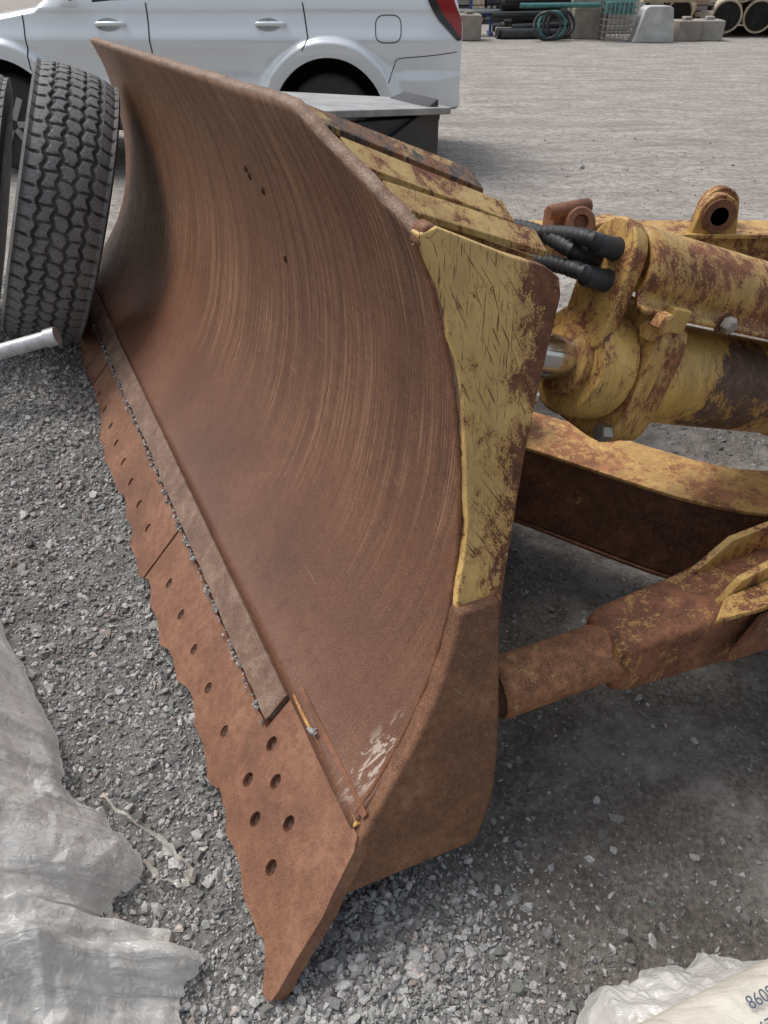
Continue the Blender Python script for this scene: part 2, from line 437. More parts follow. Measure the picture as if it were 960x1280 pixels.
eb.append((1.063,wav(1.063)))
bm=bmesh.new()
f=bm.faces.new([bm.verts.new(Wp(a,w,.006)) for a,w in eb])
r=bmesh.ops.extrude_face_region(bm,geom=[f]);vv=[v for v in r['geom'] if isinstance(v,bmesh.types.BMVert)]
off=Wp(0,0,-.030)-Wp(0,0,.006)
for v in vv:v.co+=off
bmesh.ops.recalc_face_normals(bm,faces=bm.faces)
me=bpy.data.meshes.new('end_bit');bm.to_mesh(me);bm.free();eo=bpy.data.objects.new('end_bit',me);C.objects.link(eo);me.materials.append(Medge)
drill(eo,bit_holes,.0165,.014,.006)
parent(eo,blade)
bv=eo.modifiers.new('b','BEVEL');bv.width=.004;bv.segments=2;bv.limit_method='ANGLE';bv.angle_limit=.9
Mstrip=paint_mat('strip_paint',.46,yel=(.60,.36,.11),rust=(.28,.11,.04),scale=22)
edge_piece('edge_lip',.715,1.06,lambda a:.349,.360,.010,.02,Mstrip)
edge_piece('edge_groove_wall',.715,1.06,lambda a:.374,.388,.008,.02,Mrust_o)
def bolt(a,w,r,off):
    vs=[];fs=[];n=18
    rings=[(1.0,.0),(.92,.002),(.55,.0025),(.5,.000)]
    for rr,h in rings:
        for i in range(n):
            t=2*math.pi*i/n;vs.append(Wp(a+r*rr*math.cos(t)*.85,w+r*rr*1.15*math.sin(t),off+h))
    vs.append(Wp(a,w,off))
    for k in range(len(rings)-1):
        for i in range(n):
            j=(i+1)%n;fs.append((k*n+i,k*n+j,(k+1)*n+j,(k+1)*n+i))
    k=len(rings)-1
    for i in range(n):fs.append((k*n+i,k*n+(i+1)%n,len(vs)-1))
    return vs,fs
def bolts(name,L_,mat,r,off):
    V=[];F=[]
    for a,w in L_:
        vs,fs=bolt(a,w,r,off);o_=len(V);V+=vs;F+=[tuple(i+o_ for i in f) for f in fs]
    mk(name,V,F,mat,blade,smooth=True,recalc=True)
Mhole=rust_mat('bolt_rust',(.04,.017,.010),(.085,.036,.02),(.16,.07,.04))
bolts('edge_bolts',edge_holes,Mhole,.0118,-.0048)
bolts('end_bit_bolts',bit_holes,Mhole,.0125,-.0062)
for k,(a,z) in enumerate([(1.98,1.16),(1.965,1.145),(1.87,1.13),(1.80,.98)]):
    d=float(prof_d(z))
    lathe('mud_lump_%d'%k,B(a,d-.019,z),(NN[0],NN[1],.2),[(0,.002),(.004,.008),(.02,.011)],Mrust_d,blade,seg=6,ry=.5,rz=1.3)

# ================================================================= PUSH FRAME
pf=empty('push_frame',(.9,1.8,0))
Marm_top=paint_mat('arm_top_paint',.42,yel=(.64,.40,.13),rust=(.26,.11,.048),scale=5,dirt=.6)
Marm_side=paint_mat('arm_side_paint',.98,yel=(.45,.26,.06),rust=(.115,.047,.024),scale=3.5,dirt=.7)
near=[(.10,2.02,0),(.396,1.835,0),(.50,1.766,0),(.69,1.635,0),(.817,1.560,0),(.984,1.506,0),(1.3,1.50,0),(1.8,1.68,0),(2.8,2.16,0)]
cp=catmull(near,8)
ctr=[]
for k,p in enumerate(cp):
    t=(cp[min(k+1,len(cp)-1)]-cp[max(k-1,0)]).normalized();ctr.append(p+Vector((-t.y,t.x,0))*.10)
sweep('push_arm_box',ctr,.19,lambda q:.19,lambda q:.445,Marm_side,pf)
sweep('push_arm_top',ctr,.205,lambda q:.446,lambda q:.458,Marm_top,pf,.003)
sweep('push_arm_bottom',ctr,.205,lambda q:.178,lambda q:.189,Marm_side,pf,.003)
box('hitch_block',(.22,2.0,.38),(.34,.34,.5),Mrust_d,pf,rz=.45,bevel=.02)
Mrail=paint_mat('rail_paint',.36,yel=(.62,.385,.11),scale=7)
box('far_rail',(1.45,3.12,.615),(2.6,.16,.15),Mrail,pf,rz=.0,bevel=.01)
box('far_rail_flange',(1.55,3.10,.70),(2.2,.20,.018),Mrail,pf,bevel=.004)
box('far_rail_leg',(.60,3.14,.28),(.14,.12,.54),Mrust_d,pf)
box('far_rail_leg_2',(2.5,3.14,.28),(.14,.12,.54),Mrust_d,pf)
def lug(name,x,y,z,r,w,mat):
    n=20;pts=[]
    for i in range(n+1):
        t=math.pi*i/n;pts.append(Vector((x+r*math.cos(t),y,z+r*math.sin(t))))
    pts+=[Vector((x-r*1.25,y,z-r*1.3)),Vector((x+r*1.25,y,z-r*1.3))]
    prism(name,pts,(0,w,0),mat,pf,bevel=.006)
    lathe(name+'_ring',(x,y-.012,z),(0,1,0),[(.02,r*.45),(0,r*.45),(0,r*.82),(.015,r*.82)],Mrust,pf,seg=28)
    lathe(name+'_bore',(x,y-.013,z),(0,1,0),[(0.002,.0),(.002,r*.46)],Mblack,pf,seg=24)
lug('far_lug',1.315,3.02,.775,.078,.05,Mrail)
lug('far_lug_2',1.36,3.13,.775,.078,.05,Mrail)
prism('link_arm_plate',[(.33,2.62,.76),(.45,2.52,.80),(.72,2.86,.74),(.62,2.96,.70)],(0,0,.03),Mrail,pf,.006)
box('link_arm',(.50,2.74,.68),(.65,.09,.12),Mrail,pf,rz=.75,bevel=.008)
box('link_clevis',(.70,2.98,.75),(.13,.14,.13),Mrust_o,pf,rz=.2,bevel=.02)
lathe('link_pin',(.62,2.90,.82),(.9,.25,.08),[(0,.022),(.008,.028),(.16,.028),(.17,.022)],Mrust_o,pf,seg=24)
lathe('link_knuckle',(.735,2.94,.765),(.1,-.9,.35),[(0,.05),(.012,.060),(.06,.060),(.07,.052),(.07,.03),(.05,.028),(.05,0)],Mrust_o,pf,seg=28)
prism('link_strut',[(.72,3.0,.70),(.80,2.94,.70),(.96,3.06,.70),(.90,3.12,.70)],(0,0,.06),Mrail,pf,.008)

# ================================================================= HYDRAULIC CYLINDER
hc=empty('hydraulic_cylinder',(.7,1.6,.7))
P0=Vector((.352,1.43,.925));D=Vector((.9,.436,-.33)).normalized()
X,Y,Z=frame(D)
RB=Matrix((X,Y,Z)).transposed()
def H(s,y,z): return P0+X*s+Y*y+Z*z
Mcyl=paint_mat('cylinder_paint',.24,yel=(.64,.41,.12),rust=(.12,.055,.03),scale=8,scratch=.8,dirt=.4)
Mcyl2=paint_mat('cylinder_flange_paint',.44,yel=(.62,.39,.12),rust=(.19,.072,.033),scale=12,scratch=.9)
lathe('rod',H(-.16,0,0),D,[(0,.048),(.25,.048)],Mchrome,hc)
lathe('rod_eye',H(-.20,0,0),Y,[(-.05,.03),(-.05,.07),(.05,.07),(.05,.03)],Mrust,hc)
lathe('rod_bolt',H(-.075,-.035,-.075),D,[(0,.0),(0,.022),(.03,.022)],Mchrome,hc,seg=12)
lathe('rod_seal',H(.025,0,0),D,[(0,.05),(0,.072),(.02,.078),(.03,.08)],Mcyl2,hc)
lathe('head_gland',H(.042,0,0),D,[(0,.07),(.0,.108),(.012,.118),(.083,.122),(.09,.112)],Mcyl,hc,seg=56)
def flange(name,s0,s1,r,mat,n=48,p=4.5):
    vs=[];fs=[]
    for sx,rr in((s0,r*.95),(s0+.007,r),(s1-.007,r),(s1,r*.95)):
        for i in range(n):
            t=2*math.pi*i/n;c,s_=math.cos(t),math.sin(t)
            k=(abs(c)**p+abs(s_)**p)**(-1/p)
            vs.append(H(sx,rr*k*c*.95,rr*k*s_*1.08))
    for k in range(3):
        for i in range(n):
            j=(i+1)%n;fs.append((k*n+i,k*n+j,(k+1)*n+j,(k+1)*n+i))
    fs+= [tuple(range(n)),tuple(3*n+i for i in range(n))]
    mk(name,vs,fs,mat,hc,smooth=True,ang=35)
flange('head_flange',.135,.180,.138,Mcyl2)
flange('barrel_flange',.185,.232,.134,Mcyl2)
for i,(y,z) in enumerate([(-.105,.115),(-.105,-.115),(.105,.115),(.105,-.115)]):
    lathe('flange_bolt_%d'%i,H(.108,y,z),D,[(0,.016),(.002,.020),(.027,.020)],Msteel if i==1 else Mcyl2,hc,seg=6,ang=20)
def cylbias(m):
    o=m.obj();v=m.n('ShaderNodeVectorMath',operation='DISTANCE');m.put(v.inputs[0],m.map(o,(1,1,1)));c=H(.52,-.10,.0);v.inputs[1].default_value=c
    return m.mr(v.outputs['Value'],.10,.20,.13,-.03)
Mbar=paint_mat('barrel_paint',.26,yel=(.64,.41,.12),rust=(.095,.055,.038),scale=9,bias=cylbias,scratch=.8,dirt=.4)
lathe('barrel',H(.22,0,0),D,[(0,.116),(.6,.116),(.6,.122),(.66,.122),(.66,.116),(1.6,.116),(1.62,.0)],Mbar,hc,seg=64)
def arcpts(s,r,zc,t0,t1,n=18,yc=0):
    return [H(s,yc+r*math.cos(t0+(t1-t0)*i/n),zc+r*math.sin(t0+(t1-t0)*i/n)) for i in range(n+1)]
GP=[]
for s_ in np.linspace(.075,1.5,30):
    row=arcpts(s_,.076,.205,math.radians(5),math.radians(205),20)
    row=[H(s_,.078,.15)]+row+[H(s_,-.083,.150),H(s_,-.112,.145)]
    GP.append([tuple(v) for v in row])
Mguard=paint_mat('guard_paint',.40,yel=(.64,.41,.12),rust=(.17,.064,.03),scale=6,scratch=.9,dirt=.45)
g=grid('guard_cover',np.array(GP),Mguard,hc,thick=.01)
pl=[]
for i in range(25):
    t=math.pi*i/24;pl.append(H(.035,.068*math.cos(t),.215+.080*math.sin(t)))
pl+=[H(.035,-.075,.06),H(.035,-.03,.02),H(.035,.05,.04)]
prism('guard_end_plate',pl,X*.038,Mguard,hc,bevel=.007)
box('guard_bracket',H(.175,-.105,.145),(.05,.03,.05),Mcyl,hc,R=RB,bevel=.005)
lathe('guard_bolt',H(.315,-.118,.160),-Y,[(0,.0),(0,.018),(.016,.018),(.020,.012)],Msteel,hc,seg=6,ang=20)
lathe('guard_washer',H(.315,-.108,.160),-Y,[(0,.0),(0,.024),(.006,.024)],Mrust,hc,seg=20)
lathe('guard_bolt_2',H(.105,-.128,.14),-Y,[(0,.0),(0,.022),(.022,.022),(.026,.015)],Mcyl2,hc,seg=6,ang=20)
box('guard_tab',H(.56,-.128,.140),(.11,.035,.016),Mcyl,hc,R=RB,bevel=.003)

# hoses: ribbed, ending in cuffs on the guard end plate
hs=empty('hydraulic_hose',(.35,1.55,1.05))
for k,(zz_,yy_,yo,zo) in enumerate([(.235,-.012,0,.03),(.175,-.02,-.02,-.02),(.205,.032,.07,.03)]):
    E0=H(-.012,yy_,zz_);A=Vector((.255,1.66+yo,1.03+zo))
    pts=[A,A+Vector((.03,-.01,.045)),(A+E0)/2+Vector((.01,.0,.035)),E0-X*.03+Vector((0,0,.006)),E0]
    pc=catmull(pts,20)
    tube('hose_%d'%k,pc,.0150,Mrubber,hs,14,lambda k,n:1.0+.13*math.sin(k*1.9))
    lathe('hose_cuff_%d'%k,H(-.022,yy_,zz_),D,[(0,.015),(0,.0195),(.006,.021),(.045,.021),(.058,.024)],Mblack,hs,seg=20)

# ================================================================= BRACE STRUT
st=empty('brace_strut',(.6,1.2,.3))
A=Vector((.215,1.03,.335));E=Vector((.935,1.318,.352));D2=(E-A).normalized();X2,Y2,Z2=frame(D2)
def K(s,y,z): return A+X2*s+Y2*y+Z2*z
Mst=paint_mat('strut_paint',.80,yel=(.54,.36,.14),rust=(.24,.105,.05),scale=8,dirt=.5)
Mst2=paint_mat('strut_box_paint',.76,yel=(.56,.36,.11),rust=(.17,.068,.034),scale=4,dirt=.5)
lathe('thread',K(-.06,0,0),D2,[(s_,.054+.005*(i%2)) for i,s_ in enumerate(np.linspace(0,.12,22))],Mrust_d,st,ang=80)
lathe('collar',K(.022,0,0),D2,[(0,.05),(0,.062),(.008,.067),(.02,.067),(.12,.066),(.25,.066),(.27,.068),(.36,.07)],Mst,st,seg=48)
box('anchor_lug',K(-.08,0,-.02),(.10,.09,.17),Mrust_d,st,rz=.45)
lathe('anchor_pin',K(-.055,-.0,-.15),(0,0,1),[(0,.02),(.006,.025),(.06,.025),(.06,.018),(.3,.018)],Mrust,st,seg=18)
def sect(s,w,zb,zt,yo=0): return [K(s,-w/2+yo,zb),K(s,w/2+yo,zb),K(s,w/2+yo,zt),K(s,-w/2+yo,zt)]
ss_=[sect(.285,.125,-.066,.066),sect(.315,.14,-.074,.074),sect(.33,.145,-.077,.078),sect(.52,.16,-.082,.088),sect(.60,.165,-.088,.10),sect(1.9,.17,-.12,.16)]
vs=[v for s_ in ss_ for v in s_];fs=[(0,1,2,3),tuple(len(vs)-4+i for i in range(4))]
for k in range(len(ss_)-1):
    for i in range(4):
        j=(i+1)%4;fs.append((k*4+i,k*4+j,k*4+4+j,k*4+4+i))
mk('strut_box',vs,fs,Mst2,st,bevel=.018,seg=3)
Mgus=paint_mat('gusset_paint',.38,yel=(.64,.41,.12),scale=6)
prism('gusset_upright',[K(.55,-.05,.085),K(.60,-.05,.15),K(.80,-.05,.20),K(1.5,-.05,.25),K(1.5,-.05,.10)],Y2*.018,Mgus,st,bevel=.003)
prism('gusset_top',[K(.50,-.095,.096),K(.60,-.115,.112),K(1.5,-.14,.19),K(1.5,-.052,.19),K(.56,-.052,.105)],Z2*.014,Mgus,st,bevel=.003)
prism('gusset_side',[K(.56,-.118,-.03),K(.62,-.118,.09),K(1.5,-.118,.16),K(1.5,-.118,-.06)],Y2*.016,Mst2,st,bevel=.003)
prism('gusset_upright_far',[K(.55,.05,.085),K(.66,.05,.17),K(1.5,.05,.24),K(1.5,.05,.10)],Y2*.018,Mgus,st,bevel=.003)

# ================================================================= TRUCK TYRES
m=M('tire_rubber',.75)
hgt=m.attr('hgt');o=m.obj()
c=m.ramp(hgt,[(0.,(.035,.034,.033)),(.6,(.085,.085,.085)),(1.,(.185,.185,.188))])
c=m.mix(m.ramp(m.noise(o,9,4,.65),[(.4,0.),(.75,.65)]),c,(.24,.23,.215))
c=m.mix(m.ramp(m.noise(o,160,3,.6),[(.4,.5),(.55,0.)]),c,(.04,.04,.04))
m.col(c);m.bump(m.noise(o,90,3,.6),.25,.003);Mtire=m.m
Mrim=simple('rim_steel',(.30,.30,.30),.5,.3)
def tire(name,loc,axis,R=.57,W=.30):
    e=empty(name,loc);ax=Vector(axis).normalized();x,y,z=frame(ax)
    NT=640
    prof=[]
    tw=.84
    for t in np.linspace(-1,1,66): prof.append((t*tw*W/2,R-.014*t*t*t*t-.006*t*t,1,t))
    side=[(.93,.975),(.985,.93),(1.0,.86),(1.0,.78),(.95,.68),(.86,.58),(.80,.53),(.72,.50),(.60,.49),(.60,.52),(.70,.56),(.85,.7),(.88,.86),(.7,.94),(.3,.955),(0,.957)]
    L1=[(-k*W/2,r*R,0,0) for k,r in side][::-1];L2=[(k*W/2,r*R,0,0) for k,r in side]
    prof=L1+prof+L2;n=len(prof)
    V=np.zeros((NT,n,3));Hh=np.zeros((NT,n))
    th=np.arange(NT)*2*math.pi/NT
    pitch=2*math.pi/58
    xv=np.array(x);yv=np.array(y);zv=np.array(z);l=np.array(loc)
    for j,(p,r,kd,t) in enumerate(prof):
        dep=np.zeros(NT)
        if kd:
            zig=lambda ph:2*np.abs(((th/pitch+ph)%1)-.5)-.5
            g=np.zeros(NT)
            for gi,gc in enumerate((-.62,-.21,.21,.62)):
                cc=gc+.11*zig(.25*gi)
                g=np.maximum(g,1-ss(.035,.065,np.abs(t-cc)))
            row=int(np.searchsorted([-.62,-.21,.21,.62],t))
            ph=(th/pitch+row*.5+.35*t*(1 if row%2 else -1))%1
            wd=.10
            lat=1-ss(wd*.5,wd,np.minimum(ph,1-ph))
            if row in(0,4): lat=lat*ss(.72,.82,abs(t))+.2*lat
            g=np.maximum(g,lat*.8)
            dep=.011*g
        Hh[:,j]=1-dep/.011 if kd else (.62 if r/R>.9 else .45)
        rr=r-dep
        V[:,j,:]=l+xv*p+(np.cos(th)*rr)[:,None]*yv+(np.sin(th)*rr)[:,None]*zv
    fs=[(i*n+j,((i+1)%NT)*n+j,((i+1)%NT)*n+j+1,i*n+j+1) for i in range(NT) for j in range(n-1)]
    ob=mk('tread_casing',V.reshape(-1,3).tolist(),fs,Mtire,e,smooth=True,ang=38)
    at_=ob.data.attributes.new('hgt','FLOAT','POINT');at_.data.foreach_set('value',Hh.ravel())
    return e
tire('truck_tire',(-1.445,3.42,.690),(1,.35,-.43),R=.572,W=.33)
tire('truck_tire',(-1.93,3.58,.70),(1,.34,-.36),R=.56,W=.33)

gp=empty('galvanized_pipe',(-1.6,2.8,.3))
Mgal=simple('galvanised',(.52,.52,.53),.4,.4,var=.25,scale=20)
a0=Vector((-1.325,2.78,.375));dd_=Vector((-1,-.12,-.24)).normalized()
lathe('pipe_shaft',a0,dd_,[(0,.022),(0,.030),(.02,.031),(1.6,.031)],Mgal,gp,seg=32)
lathe('pipe_socket',a0-dd_*.02,dd_,[(0.004,.018),(0,.037),(.045,.037),(.047,.030)],Mgal,gp,seg=32)

# ================================================================= SUV
car=empty('suv',(-1.8,8.15,0))
XF,XT,YC=-4.22,.66,8.15
WX=[-.47,-3.27];WZ=.40
def halfw(x,z):
    x=np.asarray(x,float);z=np.asarray(z,float)
    w=.93-.05*ss(.62,.35,z)+.020*np.exp(-((z-1.02)/.07)**2)-.07*ss(1.02,1.22,z)*.5
    for wx in WX:
        r=np.hypot(x-wx,z-WZ);w=w+.060*ss(.66,.60,r)*(r>.40)
    w=w-.035*np.exp(-((z-.78)/.13)**2)*ss(.0,-.2,x-(-.95))*ss(-.1,.1,x+2.75)
    w=w+.022*ss(.80,.74,z)*ss(.10,.16,x)
    dt=np.clip((XT-x)/.38,0,1);w=w*(1-.20*(1-dt)**2.6)
    df=np.clip((x-XF)/.7,0,1);w=w*(1-.28*(1-df)**2.4)
    return w
def sp(x,z,off=0.,side=-1): return Vector((x,YC+side*(float(halfw(x,z))+off),z))
def zroof(x): return float(np.interp(x,[XF,-4.15,-3.95,-3.1,-2.85,-2.2,-1.6,-.6,.25,.46,.58,XT],[.80,.98,1.10,1.22,1.26,1.70,1.82,1.84,1.79,1.72,1.38,1.14]))
def zlow(x):
    z=.42 if -3.0<x<-.6 else .47
    if x>.2: z=.47+.05*float(ss(.2,.66,x))
    for wx in WX:
        r=abs(x-wx)
        if r<.49: z=max(z,WZ+math.sqrt(.49**2-r*r)*1.03)
    return float(z)
xs=set(np.linspace(XF,XT,130).round(4))
for wx in WX:
    for t in np.linspace(0,math.pi,40): xs.add(round(wx+.49*math.cos(t),4))
for t in np.linspace(0,1,12): xs.add(round(XT-.12*(1-t)**2,4))
xs=sorted(xs);NL,NG,NR=40,8,5
rows=[];
for x in xs:
    zl=zlow(x);zr=zroof(x);zs=min(1.24,zr-.05);sec=[]
    for k in range(NL):
        z=zl+(zs-zl)*k/(NL-1);sec.append((float(halfw(x,z)),z))
    w0=sec[-1][0];gh_=max(0.,(zr-zs)/.6)
    for k in range(1,NG+1):
        f=k/NG;sec.append((w0-.03*f-.20*gh_*f**1.3-(.05 if f>.9 else 0),zs+(zr-.04*min(1,gh_+.3)-zs)*f))
    w1,z1=sec[-1]
    for k in range(1,NR+1):
        f=k/NR;sec.append((w1*(1-f),z1+(zr-z1)*math.sin(f*math.pi/2)))
    full=[(-w,z) for w,z in sec]+[(w,z) for w,z in sec[-2::-1]]
    rows.append([(x,YC+w,z) for w,z in full])
PC=np.array(rows)
m=M('car_paint_silver_white',.22);m.b.inputs['Coat Weight'].default_value=.7;m.b.inputs['Coat Roughness'].default_value=.05;m.b.inputs['Metallic'].default_value=.15
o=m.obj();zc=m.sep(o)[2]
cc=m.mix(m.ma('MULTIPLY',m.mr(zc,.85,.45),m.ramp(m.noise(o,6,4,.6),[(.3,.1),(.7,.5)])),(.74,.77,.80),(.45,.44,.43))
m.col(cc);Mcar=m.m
Mglass=M('car_glass',.06);Mglass.col((.015,.018,.02));Mglass=Mglass.m
Mseam=simple('panel_gap',(.02,.02,.022),.6,bump=0)
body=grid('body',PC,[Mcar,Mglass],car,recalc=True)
for p in body.data.polygons:
    c=p.center
    if c.z>1.30 and c.z<1.72 and abs(c.y-YC)>.60 and -2.6<c.x<.32:
        if not any(abs(c.x-b)<.05 for b in(-2.02,-.86)) : p.material_index=1
    if c.z>1.30 and c.z<1.68 and c.x<-2.2 and abs(c.y-YC)<.62 and c.x>-2.84: p.material_index=1
for nm,row in(('tail_cap',PC[-1]),('nose_cap',PC[0])):
    n=len(row);mk(nm,[tuple(v) for v in row],[tuple(range(n))],Mcar,car)
box('underbody',(-1.8,YC,.50),(4.6,1.55,.22),Mseam,car,bevel=.03)
box('running_board',(-1.87,YC-.93,.40),(1.85,.18,.07),Mblack,car,bevel=.02)
box('running_board_far',(-1.87,YC+.93,.40),(1.85,.18,.07),Mblack,car,bevel=.02)
box('sill_trim',(-1.87,YC-.86,.44),(1.95,.08,.06),Mblack,car,bevel=.01)
box('rear_bumper_step',(.60,YC,.53),(.16,1.30,.12),Mcar,car,bevel=.04)
Mwell=simple('wheel_well',(.012,.012,.012),.9,bump=0)
Mrecess=simple('handle_recess_grey',(.34,.35,.37),.4,bump=0)  # grey for the flat oval behind each handle, darker than the body
q_=M('tail_lamp_red',.12);q_.col((.30,.012,.015));m2=q_.m
q_=M('tail_lamp_dark',.1);q_.col((.03,.025,.03));md=q_.m
Mct=simple('car_tire',(.035,.035,.036),.8,var=.3)
def strip(name,pts,w,mat,off=.0015,side=-1):
    vs=[];fs=[];P2=[Vector((x,z)) for x,z in pts];n=len(P2)
    for k,p in enumerate(P2):
        t=(P2[min(k+1,n-1)]-P2[max(k-1,0)]).normalized();nn=Vector((-t.y,t.x))*w/2
        for s_ in(-1,1):
            qv=p+nn*s_;vs.append(sp(qv.x,qv.y,off,side))
    for k in range(n-1): fs.append((2*k,2*k+1,2*k+3,2*k+2))
    mk(name,vs,fs,mat,car)
def lin(a,b,n=20): return [(a[0]+(b[0]-a[0])*i/(n-1),a[1]+(b[1]-a[1])*i/(n-1)) for i in range(n)]
for sd in(-1,1):
    strip('door_gap_front',lin((-1.93,1.28),(-1.93,.46),40),.010,Mseam,.003,sd)
    strip('door_gap_rear',lin((-.66,1.28),(-.63,1.06),14)+lin((-.625,1.04),(-.68,.955),8),.010,Mseam,.003,sd)
    strip('door_gap_cowl',lin((-2.95,1.2),(-2.95,.46),40),.010,Mseam,.003,sd)
    cx,cz=.035,1.10;r=.105
    pts=[(cx+r*math.copysign(abs(math.cos(t))**.6,math.cos(t)),cz+r*.9*math.copysign(abs(math.sin(t))**.6,math.sin(t))) for t in np.linspace(0,2*math.pi,40)]
    strip('fuel_door_gap',pts,.007,Mseam,.003,sd)
    strip('bumper_gap',lin((.04,.72),(.10,.88),8)+lin((.13,.895),(.62,.93),16),.006,Mseam,.003,sd)
    for wx in WX:
        pts=[(wx+.498*math.cos(t),WZ+.02+.50*math.sin(t)) for t in np.linspace(.12,math.pi-.12,40)]
        strip('arch_lip',pts,.020,Mcar,.006,sd)
    for hx in(-.93,-2.24):
        P_=[sp(hx-.115,1.135,.0,sd),sp(hx-.10,1.137,.032,sd),sp(hx-.04,1.138,.042,sd),sp(hx+.05,1.138,.042,sd),sp(hx+.10,1.137,.032,sd),sp(hx+.115,1.135,.0,sd)]
        tube('door_handle',catmull(P_,6),.017,Mcar,car,10)
        pts=[(hx-.02+.10*math.cos(t),1.13+.045*math.sin(t)) for t in np.linspace(0,2*math.pi,24)]
        vs=[sp(a,b,.002,sd) for a,b in pts];mk('handle_recess',vs,[tuple(range(len(vs)))],Mrecess,car)
    def patch(nm,poly,mat,off):
        vs=[];fs=[];n=8
        for z,x0,x1 in poly:
            for i in range(n+1): vs.append(sp(x0+(x1-x0)*i/n,z,off,sd))
        for k in range(len(poly)-1):
            for i in range(n): fs.append((k*(n+1)+i,k*(n+1)+i+1,(k+1)*(n+1)+i+1,(k+1)*(n+1)+i))
        mk(nm,vs,fs,mat,car,smooth=True)
    patch('tail_lamp',[(1.02,.635,.655),(1.06,.60,.655),(1.10,.565,.655),(1.16,.51,.645),(1.22,.46,.61),(1.30,.41,.57)],m2,.010)
    patch('tail_lamp_trim',[(1.01,.615,.655),(1.05,.575,.625),(1.10,.52,.580),(1.16,.45,.52),(1.22,.40,.47),(1.30,.35,.42)],md,.014)
    for wx in WX:
        yy=YC+sd*.90
        vs=[];fs=[];n=28
        for k in range(n+1):
            t=math.pi*k/n*1.1-.05*math.pi
            for dy in(0,-.36*sd): vs.append((wx+.487*math.cos(t),yy+dy,WZ+.487*math.sin(t)*1.03))
        for k in range(n): fs.append((2*k,2*k+1,2*k+3,2*k+2))
        mk('wheel_well',vs,fs,Mwell,car)
        mk('wheel_well_back',[(wx+.49*math.cos(2*math.pi*i/32),yy-.36*sd,WZ+.49*math.sin(2*math.pi*i/32)) for i in range(32)],[tuple(range(32))],Mwell,car)
        lathe('wheel_tire',(wx,yy-.02*sd,WZ-.01),(0,-sd,0) ,[(0,.25),(-.005,.30),(.0,.36),(.03,.385),(.2,.385),(.23,.36),(.235,.25)],Mct,car,seg=64,ang=60)
        lathe('wheel_rim',(wx,yy-.03*sd,WZ-.01),(0,-sd,0),[(0,.0),(-.002,.05),(.03,.08),(.04,.20),(.0,.235),(-.006,.252),(.02,.252)],Mrim,car,seg=48,ang=30)
        for i in range(6):
            t=2*math.pi*i/6;v=Vector((math.cos(t),0,math.sin(t)))
            c_=Vector((wx,yy-.02*sd,WZ-.01))+v*.14
            R_=Matrix.Rotation(-t,3,'Y');box('wheel_spoke',c_,(.20,.04,.055),Mrim,car,R=R_,bevel=.01)
for sd in(-1,1):
    box('headlamp',(XF+.16,YC+sd*.58,.93),(.14,.34,.16),Mglass,car,rz=-.35*sd,bevel=.03)
    box('mirror',(-2.62,YC+sd*1.03,1.38),(.12,.2,.15),Mblack,car,bevel=.03)
box('grille',(XF+.0,YC,.78),(.05,.9,.26),Mblack,car,bevel=.02)
box('roof_rail',(-.9,YC-.62,1.87),(1.9,.04,.04),Mblack,car,bevel=.01)
box('roof_rail_far',(-.9,YC+.62,1.87),(1.9,.04,.04),Mblack,car,bevel=.01)

# ================================================================= GROUND
def axis(lo,hi,step,far):
    a=list(np.arange(lo,hi,step));g=step;x=hi
    while x<far: a.append(x);g*=1.09;x+=g
    g=step;x=lo-step
    pre=[]
    while x>-far: pre.append(x);g*=1.09;x-=g
    return np.array(pre[::-1]+a)
gx=axis(-2.2,2.4,.012,420);gy=axis(.2,4.2,.012,420)
def gh(x,y):
    near=ss(9,4,np.hypot(x,y-1))
    h=.035*(fbm(x*1.3,y*1.3,3,1)-.5)+near*(.022*(fbm(x*7,y*7,3,2)-.5)+.016*(fbm(x*26,y*26,3,4)-.5))
    d=x*NN[0]+y*NN[1];a=x*EA[0]+y*EA[1]
    h=h+.12*np.exp(-((d+.02)/.38)**2)*ss(2.3,3.2,a)*ss(5.2,4.2,a)
    h=h-.02
    return h
GX,GY=np.meshgrid(gx,gy,indexing='ij');GZ=gh(GX,GY)
m=M('ground_dirt',.9)
o=m.obj();xyz=m.sep(o)
dco=m.ma('ADD',m.ma('MULTIPLY',xyz[0],.90),m.ma('MULTIPLY',xyz[1],.436))
big=m.noise(o,1.1,4,.65)
mid_=m.noise(o,7,4,.7)
fine=m.noise(o,75,4,.7)
soil=m.ramp(mid_,[(.3,(.085,.074,.064)),(.5,(.135,.120,.105)),(.72,(.20,.182,.163))])
soil=m.mix(m.ramp(fine,[(.38,.7),(.52,0.)]),soil,(.055,.047,.040))
soil=m.mix(m.ramp(fine,[(.55,0.),(.72,.6)]),soil,(.28,.262,.24))
soil=m.mix(m.ramp(m.noise(o,2.0,4,.78),[(.50,0.),(.62,.65)]),soil,(.28,.262,.24))
grav=m.ramp(fine,[(.3,(.085,.081,.078)),(.5,(.19,.183,.174)),(.7,(.33,.32,.305))])
grav=m.mix(m.ramp(mid_,[(.35,.6),(.6,0.)]),grav,(.065,.061,.057))
leftm=m.mr(m.ma('ADD',dco,m.ma('MULTIPLY',m.ma('SUBTRACT',mid_,.5),.5)),.62,.42)
c=m.mix(leftm,soil,grav)
tr=m.noise(m.map(o,(.7,2.3,1),(0,0,.10)),2.0,4,.72,.4)
far=m.ramp(tr,[(.32,(.26,.234,.210)),(.5,(.37,.338,.308)),(.68,(.47,.437,.40))])
far=m.mix(m.ramp(m.noise(m.map(o,(1,1.3,1)),14,4,.85),[(.40,.7),(.55,0.)]),far,(.165,.146,.13))
